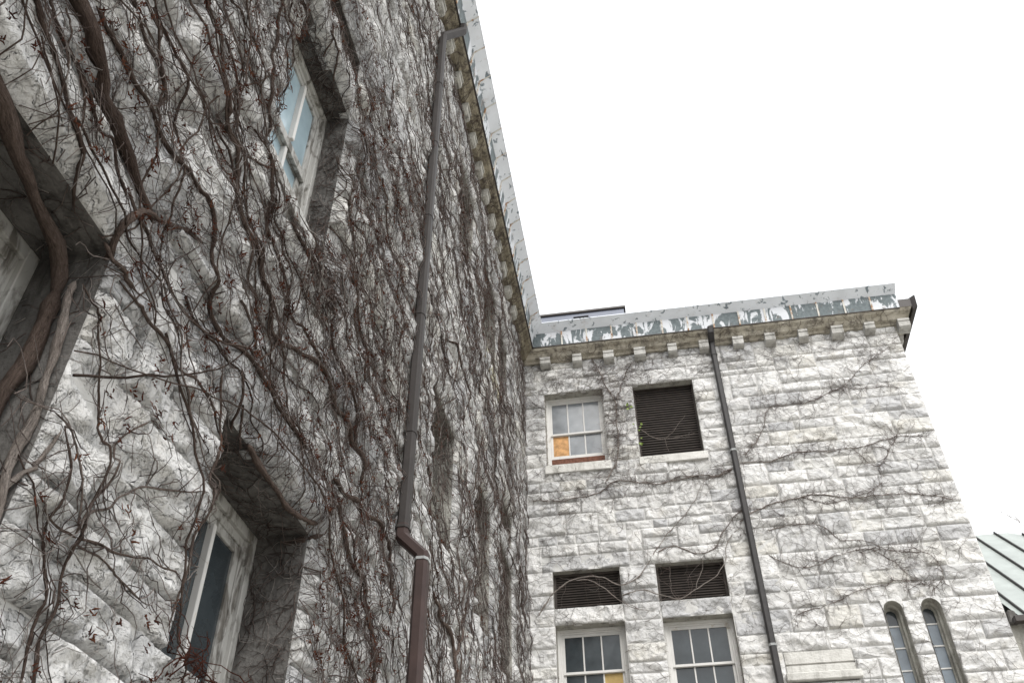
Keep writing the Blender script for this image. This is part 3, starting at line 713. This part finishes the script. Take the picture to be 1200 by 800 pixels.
vine(WA, 'long vine slanting from the top edge left of the pale blue window', [([(224, -30), (233, 0), (243, 45), (248, 110), (260, 160), (268, 210), (278, 268), (294, 308), (304, 348), (314, 380), (326, 402), (362, 430), (380, 460), (398, 492), (412, 530), (420, 570)], .015, .021, N_), ([(278, 268), (284, 320), (300, 365), (322, 400)], .010, .008, N_)], GA, tint=.2)
vine(WA, 'vine running beside the thickest trunk and on below it', [([(95, 10), (101, 34), (116, 64), (149, 115), (170, 150), (189, 182), (219, 223), (236, 267), (240, 316), (246, 360), (258, 396), (286, 436), (302, 460), (322, 495), (345, 530)], .013, .015, N_)], GA, tint=.22)
vine(WA, 'vine hugging the left jamb of the pale blue window', [([(322, -10), (318, 40), (312, 75), (306, 120), (308, 150), (302, 192), (306, 236), (310, 272), (320, 308), (334, 356), (350, 396), (366, 424)], .013, .013, N_)], GA, tint=.25)
vine(WA, 'vine descending from under the sill of the pale blue window', [([(330, 262), (340, 284), (354, 308), (370, 340), (382, 364), (390, 404), (398, 452), (410, 496), (418, 540)], .016, .012, N_)], GA, tint=.12)
vine(WA, 'slim vine crossing the bare stones above the lower window', [([(132, 330), (150, 356), (178, 396), (206, 436), (234, 468), (250, 500)], .009, .007, N_)], GA, tint=.3)
vine(WA, 'short vine left of the downpipe at mid height', [([(404, 325), (414, 356), (422, 388), (426, 420), (432, 450)], .015, .011, N_)], GA, tint=.2)
vine(WA, 'massive brown trunk bent round the frame of the far-left window', [([(-40, 40), (0, 118), (22, 180), (48, 245), (66, 285), (66, 325), (52, 375), (28, 430), (-10, 490), (-70, 600)], .031, .034, [offZ(-40, 40, 4.43), offZ(0, 118, 4.42), offZ(22, 180, 4.41), offZ(48, 245, 4.40), offZ(66, 285, 4.38), offY(66, 325, 2.33), offY(52, 375, 2.345), offY(28, 430, 2.345), offY(-10, 490, 2.345), offY(-70, 600, 2.345)])], GA, tint=.3, twigs=3)
vine(WA, 'pale grey vine lying along the jamb of the far-left window', [([(88, 330), (75, 380), (55, 440), (35, 490), (16, 530), (4, 580), (-20, 660)], .021, .022, [offY(*q, 2.345) for q in ((88, 330), (75, 380), (55, 440), (35, 490), (16, 530), (4, 580), (-20, 660))])], GA, tint=.85, twigs=3)
vine(WA, 'knotted vine looping under the lintel of the far-left window', [([(238, 285), (215, 268), (190, 256), (168, 250), (150, 260), (136, 282), (128, 305), (112, 317), (90, 318)], .010, .026, [.09, .09, .1, .1, .1, .07, .02, -.06, -.16]), ([(134, 284), (136, 320), (150, 345)], .014, .009, N_)], GA, tint=.4, twigs=5)
vine(WA, 'long upright vine through the bare stones at lower left', [([(110, 330), (114, 400), (116, 439), (119, 478), (110, 523), (106, 553), (88, 611), (74, 660), (57, 719), (34, 773), (20, 815)], 0.0050, 0.0079, N_), ([(68, 500), (67, 543), (62, 575), (49, 627), (44, 665), (32, 722), (18, 773), (8, 815)], 0.0050, 0.0072, N_)], GA, tint=.2, twigs=22)
vine(WA, 'vine fanning out from a knot on the bare stones at lower left', [([(76, 630), (97, 592), (123, 546), (140, 510), (162, 494)], 0.0072, 0.0043, N_), ([(76, 628), (92, 602), (117, 595), (143, 580), (182, 575), (226, 577)], 0.0065, 0.0043, N_), ([(76, 628), (45, 600), (32, 575)], 0.0058, 0.0036, N_), ([(76, 620), (78, 570), (79, 530), (75, 494), (62, 475), (42, 463), (31, 452)], 0.0050, 0.0036, N_), ([(76, 630), (110, 640), (160, 655), (205, 675)], 0.0065, 0.0043, N_), ([(80, 640), (120, 670), (160, 705)], 0.0058, 0.0043, N_)], GA, tint=.55, twigs=22)
vine(WA, 'pale bent vine at the lower left edge', [([(-15, 640), (0, 605), (10, 582), (26, 559), (52, 530), (68, 504)], .012, .009, N_)], GA, tint=.9, twigs=10)
vine(WA, 'stout branch looping out past the corner of the lower window', [([(290, 520), (320, 572), (345, 600), (372, 612), (380, 620), (362, 630), (346, 635), (329, 634)], .018, .022, [.07, .08, .09, .1, .1, .05, -.04, -.12]), ([(377, 618), (385, 580), (392, 560)], .012, .009, N_)], GA, tint=.5, twigs=8)
vine(WA, 'vine edging the left jamb of the lower window', [([(251, 439), (253, 486), (244, 537), (236, 564), (230, 597), (216, 631), (208, 672), (199, 705), (190, 735)], .008, .006, N_)], GA, tint=.45, twigs=26)
vine(WA, 'vine curving in an arch left of the downpipe elbow', [([(388, 560), (400, 581), (420, 594), (444, 621), (456, 645), (455, 675), (458, 720)], .021, .016, N_)], GA, tint=.35)
vine(WA, 'vine below the arched one left of the downpipe elbow', [([(384, 590), (390, 618), (404, 658), (422, 682), (421, 705), (428, 750), (430, 815)], .018, .02, N_)], GA, tint=.3)
vine(WA, 'stout vine rising at the bottom edge right of the downpipe', [([(505, 690), (510, 719), (525, 746), (527, 776), (525, 815)], .02, .03, N_), ([(527, 770), (540, 735), (545, 700)], .018, .012, N_)], GA, tint=.5)
vine(WA, 'thin dark vine right of the downpipe at mid height', [([(520, 395), (530, 410), (545, 447), (546, 480)], .016, .012, N_), ([(535, 285), (545, 320), (552, 350)], .02, .012, N_)], GA, tint=.1)
# back wall
vine(WB, 'vine climbing the pier between the two upper openings', [([(690, 405), (696, 424), (706, 444), (718, 466), (723, 486), (724, 520), (724, 540), (718, 550), (708, 566)], .013, .016, N_), ([(740, 425), (730, 445), (722, 470)], .008, .008, N_)], GB, tint=.3, twigs=60, twig_len=.6, leaves=[(736, 476, 5), (748, 503, 4), (753, 520, 3)])
vine(WB, 'long vine running level below the two upper windows', [([(868, 548), (858, 550), (840, 558), (820, 556), (796, 562), (766, 567), (740, 564), (720, 564), (699, 578), (672, 585), (645, 587), (621, 588)], .016, .012, N_), ([(858, 552), (830, 560), (800, 558), (775, 566)], .012, .008, N_)], GB, tint=.25, twigs=40, twig_len=.6)
vine(WB, 'level vine from the charcoal downpipe to the right edge, at upper mid height', [([(867, 543), (907, 539), (939, 529), (976, 528), (998, 525), (1020, 520), (1051, 512), (1086, 511)], .014, .008, N_), ([(998, 525), (1030, 545), (1055, 500)], .007, .005, N_)], GB, tint=.3, twigs=40, twig_len=.6)
vine(WB, 'highest thin vine right of the charcoal downpipe', [([(873, 536), (895, 501), (901, 478), (939, 473), (961, 465), (982, 456), (1020, 454), (1054, 453)], .010, .006, N_), ([(985, 456), (1010, 430), (1050, 400)], .006, .004, N_)], GB, tint=.35, twigs=45, twig_len=.6)
vine(WB, 'dark vine running level below mid height to the right edge', [([(866, 612), (884, 599), (914, 588), (950, 581), (980, 582), (1010, 584), (1052, 578), (1088, 581), (1124, 585)], .016, .009, N_), ([(940, 584), (975, 590), (1010, 580), (1035, 565)], .009, .006, N_)], GB, tint=.2, twigs=40, twig_len=.6)
vine(WB, 'thin vine stepping down to the right towards the slit windows', [([(900, 622), (926, 614), (962, 617), (986, 632), (1016, 635), (1046, 645), (1088, 650), (1106, 674), (1094, 689)], .011, .007, N_)], GB, tint=.3, twigs=40, twig_len=.6)
vine(WB, 'arched thin vine above the slit windows', [([(900, 650), (929, 663), (959, 663), (980, 650), (1019, 645), (1046, 656), (1070, 678), (1091, 688)], .010, .006, N_)], GB, tint=.3, twigs=40, twig_len=.6)
vine(WB, 'lowest thin vine rising to the heads of the slit windows', [([(930, 722), (953, 713), (986, 702), (1016, 689), (1052, 680), (1076, 680), (1100, 687)], .009, .005, N_)], GB, tint=.35, twigs=30, twig_len=.6)
vine(WB, 'pale vine swinging across the left louvre and up to the right', [([(632, 722), (639, 707), (651, 692), (678, 677), (705, 675), (720, 684), (735, 684), (750, 672), (768, 647), (783, 623), (804, 602), (825, 563)], .019, .008, [.03, .06, .1, .14, .14, .12, .09, .07, .06, .06, .05, .05]), ([(675, 678), (693, 680), (711, 692), (729, 704), (750, 714), (768, 716)], .013, .008, [.14, .12, .1, .07, .06, .06])], GB, tint=.8, twigs=10, twig_len=.5)
vine(WB, 'pale vine curling across the right louvre beside the charcoal downpipe', [([(729, 698), (750, 690), (771, 696), (795, 701), (816, 689), (837, 677), (848, 659), (853, 635), (867, 617)], .015, .009, [.05, .07, .08, .1, .11, .1, .08, .06, .05]), ([(816, 689), (822, 668), (824, 650)], .008, .005, [.1, .09, .07]), ([(795, 701), (786, 690), (785, 662)], .006, .004, [.1, .05, .0])], GB, tint=.75, twigs=10, twig_len=.5)
vine(WB, 'dark vine over the lintel of the right louvre', [([(771, 647), (792, 641), (816, 648), (837, 644), (849, 620), (870, 599), (900, 593)], .014, .008, N_)], GB, tint=.3, twigs=30, twig_len=.5)
vine(WB, 'pale loose shoot hanging across the upper dark louvre', [([(750, 502), (764, 511), (780, 514), (796, 512), (815, 506)], .010, .005, [.04, .0, -.03, -.05, -.06]), ([(780, 514), (794, 498), (804, 486)], .006, .003, [-.03, -.07, -.09]), ([(780, 514), (783, 525), (786, 534)], .005, .003, [-.03, -.08, -.1])], GB, tint=1.0, twigs=5, twig_len=.3)
# ------------------------------------------------------------ the uncountable mat of twigs
def mat_of_twigs(wall, n, K, urange, vrange, dens, length, rad, tint, turn, bias, sides=3, lift=.02, seed=1, taper=.4, clip_open=True):
    q = np.random.default_rng(seed); U0 = []; V0 = []; c = 0
    while c < n:
        u = q.uniform(*urange, n*2); v = q.uniform(*vrange, n*2); k = q.random(n*2) < dens(u, v); U0.append(u[k]); V0.append(v[k]); c += k.sum()
    u = np.concatenate(U0)[:n]; v = np.concatenate(V0)[:n]
    ang = bias(q, u, v, n); L = length(q, u, v, n); ds = L/(K-1)
    U = np.zeros((n, K)); V = np.zeros((n, K)); U[:, 0] = u; V[:, 0] = v; cur = q.normal(0, turn*.4, n)
    for j in range(1, K):
        ang = ang+cur+q.normal(0, turn, n); cur = cur*.7+q.normal(0, turn*.35, n)
        U[:, j] = U[:, j-1]+np.cos(ang)*ds; V[:, j] = V[:, j-1]+np.sin(ang)*ds
    r = rad(q, u, v, n)[:, None]*np.linspace(1, taper, K)[None]
    h = wall.hs(U, V); hp = np.pad(h, ((0, 0), (1, 1)), mode='edge'); h = np.maximum((hp[:, :-2]+hp[:, 1:-1]+hp[:, 2:])/3, h-.003)+r*.7
    h = h+np.abs(q.normal(0, lift, (n, 1)))*(.3+.7*np.sin(np.linspace(0, 3.1, K)))[None]+q.normal(0, lift*.15, (n, K))
    ok = (U > wall.u0+.004) & (U < wall.u1) & (V > wall.v0) & (V < wall.v1)
    if clip_open: ok &= ~wall.inside(U, V, .045)
    keep = ok[:, :-1] & ok[:, 1:]
    P = wall.mp(np.stack([U, V, h], -1)).reshape(n, K, 3)
    ref = np.array([.93, .2, .31]) if wall is WA else np.array([.2, .93, .31])
    return tubes(P, r, sides, keep, tint(q, n), ref)
def stuff(name, parts, mat, label):
    base = 0; VV, QQ, TT = [], [], []
    for V, Q, t in parts: VV.append(V); QQ.append(Q+base); TT.append(t); base += len(V)
    o = mobj(name, set_grain(raw_mesh(name, np.concatenate(VV), quads=np.concatenate(QQ), tint=np.concatenate(TT)), np.concatenate([GRAIN[id(p[1])] for p in parts])), M[mat]); tag(o, label, 'vine twigs', kind='stuff'); return o
def densA(u, v):
    # sparse among the bare stones at lower left, a full mat from there on
    d = np.clip((u-3.2)/1.6+(v-4.2)/1.2, .16, 1)
    d = np.where((u < 3.4) & (v > 4.4), np.clip(.6+(v-4.4)*.4, .6, .9), d)
    return d
CL = value_noise(1000, 760, 34, 9)+.6*value_noise(1000, 760, 15, 5)
def clump(u, v):                                  # streaks of thick growth and bare gaps, falling away along the wall
    i = np.clip((u/.02).astype(int), 0, 999); j = np.clip(((v+u*.33-.8)/.026).astype(int), 0, 759) % 760
    return np.clip(.5+CL[i, j]*2.0, .1, 1)
def densA_far(u, v): return densA(u, v)*np.clip(.35+.65*(u-2)/6, .35, 1)*clump(u, v)
def bias_mix(q, u, v, n):
    k = q.random(n); a = np.where(k < .5, q.normal(R(-18), R(22), n), np.where(k < .8, q.normal(R(95), R(28), n), q.uniform(0, 6.28, n)))
    return a+np.where(q.random(n) < .5, math.pi, 0)
def iso(q, u, v, n): return q.uniform(0, 6.28, n)
tint_mix = lambda q, n: np.where(q.random(n) < .2, q.uniform(.7, 1, n), q.uniform(0, .62, n))
UA, VA_ = (.6, DB), (2.2, ZT)
stuff('vine_stems', [
    mat_of_twigs(WA, 60, 40, (.6, 4.2), (4.2, 8.5), lambda u, v: u*0+1, lambda q, u, v, n: q.uniform(.8, 2.6, n), lambda q, u, v, n: q.uniform(.004, .0095, n), lambda q, n: q.uniform(.05, .5, n), .09, lambda q, u, v, n: q.normal(R(-22), R(13), n), 5, .015, 10),
    mat_of_twigs(WA, 120, 44, UA, VA_, densA, lambda q, u, v, n: q.uniform(1.2, 4.5, n), lambda q, u, v, n: q.uniform(.004, .0095, n), tint_mix, .10, bias_mix, 5, .015, 11),
    ], 'bark', 'tangle of bare vine stems covering the left wall')
stuff('vine_twigs', [
    mat_of_twigs(WA, 8000, 11, UA, VA_, densA_far, lambda q, u, v, n: q.uniform(.25, .95, n), lambda q, u, v, n: q.uniform(.002, .0046, n)*np.clip(.75+u/16, .8, 1.4), tint_mix, .30, bias_mix, 3, .022, 12),
    mat_of_twigs(WA, 8000, 9, (.8, 6.5), (2.2, 9.5), densA, lambda q, u, v, n: q.uniform(.12, .5, n), lambda q, u, v, n: q.uniform(.0014, .003, n), tint_mix, .42, iso, 3, .03, 13),
    ], 'twig', 'mat of thin dry vine twigs covering the left wall')
class Face:                                       # a flat side of an opening, for the twigs that creep into it
    def __init__(s, u1, v0, v1, mp): s.u0, s.u1, s.v0, s.v1, s.mp = 0, u1, v0, v1, mp
    def hs(s, U, V): return np.zeros(U.shape)
    def inside(s, U, V, pad): return np.zeros(U.shape, bool)
jam = []
for i, o in enumerate(OA):
    a, b, c, d, kd, ins = o; dn = {0: 60, 1: 150, 2: 230, 3: 120}.get(i, 110)
    T = ins+.05
    fj = Face(T, c, d, lambda q, b=b: mapA(np.stack([b-.004-np.asarray(q).reshape(-1, 3)[:, 2], np.asarray(q).reshape(-1, 3)[:, 1], .05-np.asarray(q).reshape(-1, 3)[:, 0]], 1)))
    fs = Face(b-a, 0, T, lambda q, a=a, d=d: mapA(np.stack([a+np.asarray(q).reshape(-1, 3)[:, 0], d-.004-np.asarray(q).reshape(-1, 3)[:, 2], .05-np.asarray(q).reshape(-1, 3)[:, 1]], 1)))
    one_ = lambda u, v: u*0+1
    jam.append(mat_of_twigs(fj, dn, 9, (0, T), (c, d), one_, lambda q, u, v, n: q.uniform(.12, .5, n), lambda q, u, v, n: q.uniform(.0015, .004, n), tint_mix, .35, iso, 3, .012, 50+i))
    jam.append(mat_of_twigs(fs, dn, 9, (0, b-a), (0, T), one_, lambda q, u, v, n: q.uniform(.12, .5, n), lambda q, u, v, n: q.uniform(.0015, .004, n), tint_mix, .35, iso, 3, .012, 80+i))
# a clump swallowing the end of the pale blue window's sill
jam.append(mat_of_twigs(WA, 110, 9, (4.08, 4.55), (5.9, 6.5), lambda u, v: u*0+1, lambda q, u, v, n: q.uniform(.15, .6, n), lambda q, u, v, n: q.uniform(.002, .006, n), tint_mix, .35, bias_mix, 3, .07, 33, .4, False))
stuff('jamb_twigs', jam, 'twig', 'dry twigs creeping into the window reveals of the left wall')
for mp_, L_, n_, sd_ in ((mapA, DB-.4, 900, 71), (mapB, XR, 260, 72)):
    fc = Face(L_, 0, .3, lambda q, mp_=mp_: mp_(np.stack([np.asarray(q).reshape(-1, 3)[:, 0], 13.93+np.asarray(q).reshape(-1, 3)[:, 1]*.74-np.asarray(q).reshape(-1, 3)[:, 2]-.01, .09+np.asarray(q).reshape(-1, 3)[:, 1]*.86], 1)))
    fc.u0 = .3
    stuff('cornice_twigs', [mat_of_twigs(fc, n_, 9, (.4, L_), (0, .3), lambda u, v: u*0+1, lambda q, u, v, n: q.uniform(.12, .6, n), lambda q, u, v, n: q.uniform(.002, .005, n), lambda q, n: q.uniform(0, .45, n), .35, iso, 3, .012, sd_)],
          'twig', 'dry twigs clinging under the eaves of the '+('left wing' if mp_ is mapA else 'back wing'))
def bud_clusters(wall, n, m_, ur, vr, dens, seed):
    q = np.random.default_rng(seed); u = q.uniform(*ur, n*4); v = q.uniform(*vr, n*4)
    k = (q.random(n*4) < dens(u, v)) & ~wall.inside(u, v, .0); u = u[k][:n]; v = v[k][:n]; n = len(u)
    h = wall.hs(u, v)+.008+q.random(n)*.035
    B0 = np.repeat(np.stack([u, v, h], -1), m_, 0)+q.normal(0, .012, (n*m_, 3))*[1, 1, .4]
    D = q.normal(0, 1, (n*m_, 3)); D[:, 2] = np.abs(D[:, 2])*.7; D /= np.linalg.norm(D, axis=1, keepdims=True)
    L = q.uniform(.008, .038, n*m_)[:, None]; bend = q.normal(0, .25, (n*m_, 3))
    P = np.stack([B0, B0+D*L*.5, B0+(D+bend)*L], 1)
    P = wall.mp(P).reshape(n*m_, 3, 3); r = np.array([[.0026, .0036, .0012]])*q.uniform(.7, 1.4, (n*m_, 1))
    return tubes(P, r, 3, tint=np.repeat(q.random(n), m_))
stuff('vine_buds', [
    bud_clusters(WA, 2300, 5, (.8, 6.5), (2.2, 9.5), lambda u, v: np.clip(densA(u, v)*1.3, .4, 1), 14),
    bud_clusters(WA, 1600, 4, (5, 12), (3.5, 13.5), lambda u, v: u*0+1, 15),
    ], 'bud', 'red-brown buds and shoot tips scattered over the vines of the left wall')
def densB(u, v): return np.clip(.18+.75*np.exp(-((u-1.4)/1.7)**2-((v-12.6)/1.5)**2)+.3*(v > 13.2)+.12*np.exp(-((u-.5)/.7)**2), 0, 1)
stuff('vine_twigs', [
    mat_of_twigs(WB, 2600, 12, (.05, XR-.05), (5.5, ZT), densB, lambda q, u, v, n: q.uniform(.2, .9, n), lambda q, u, v, n: q.uniform(.0018, .004, n), tint_mix, .42, lambda q, u, v, n: np.where(q.random(n) < .5, q.normal(0, .5, n), q.uniform(0, 6.28, n)), 3, .012, 21),
    ], 'bark', 'sparse net of hair-thin dry vine twigs on the pale back wall')
# twigs that straggle over the sill of the lower window
stuff('sill_twigs', [
    mat_of_twigs(WA, 110, 9, (3.55, 4.9), (3.02, 3.2), lambda u, v: u*0+1, lambda q, u, v, n: q.uniform(.12, .34, n), lambda q, u, v, n: q.uniform(.002, .005, n), lambda q, n: q.uniform(0, .4, n), .45, iso, 3, .08, 31, .4, False),
    ], 'bud', 'dead shoots straggling over the sill of the lower left window')
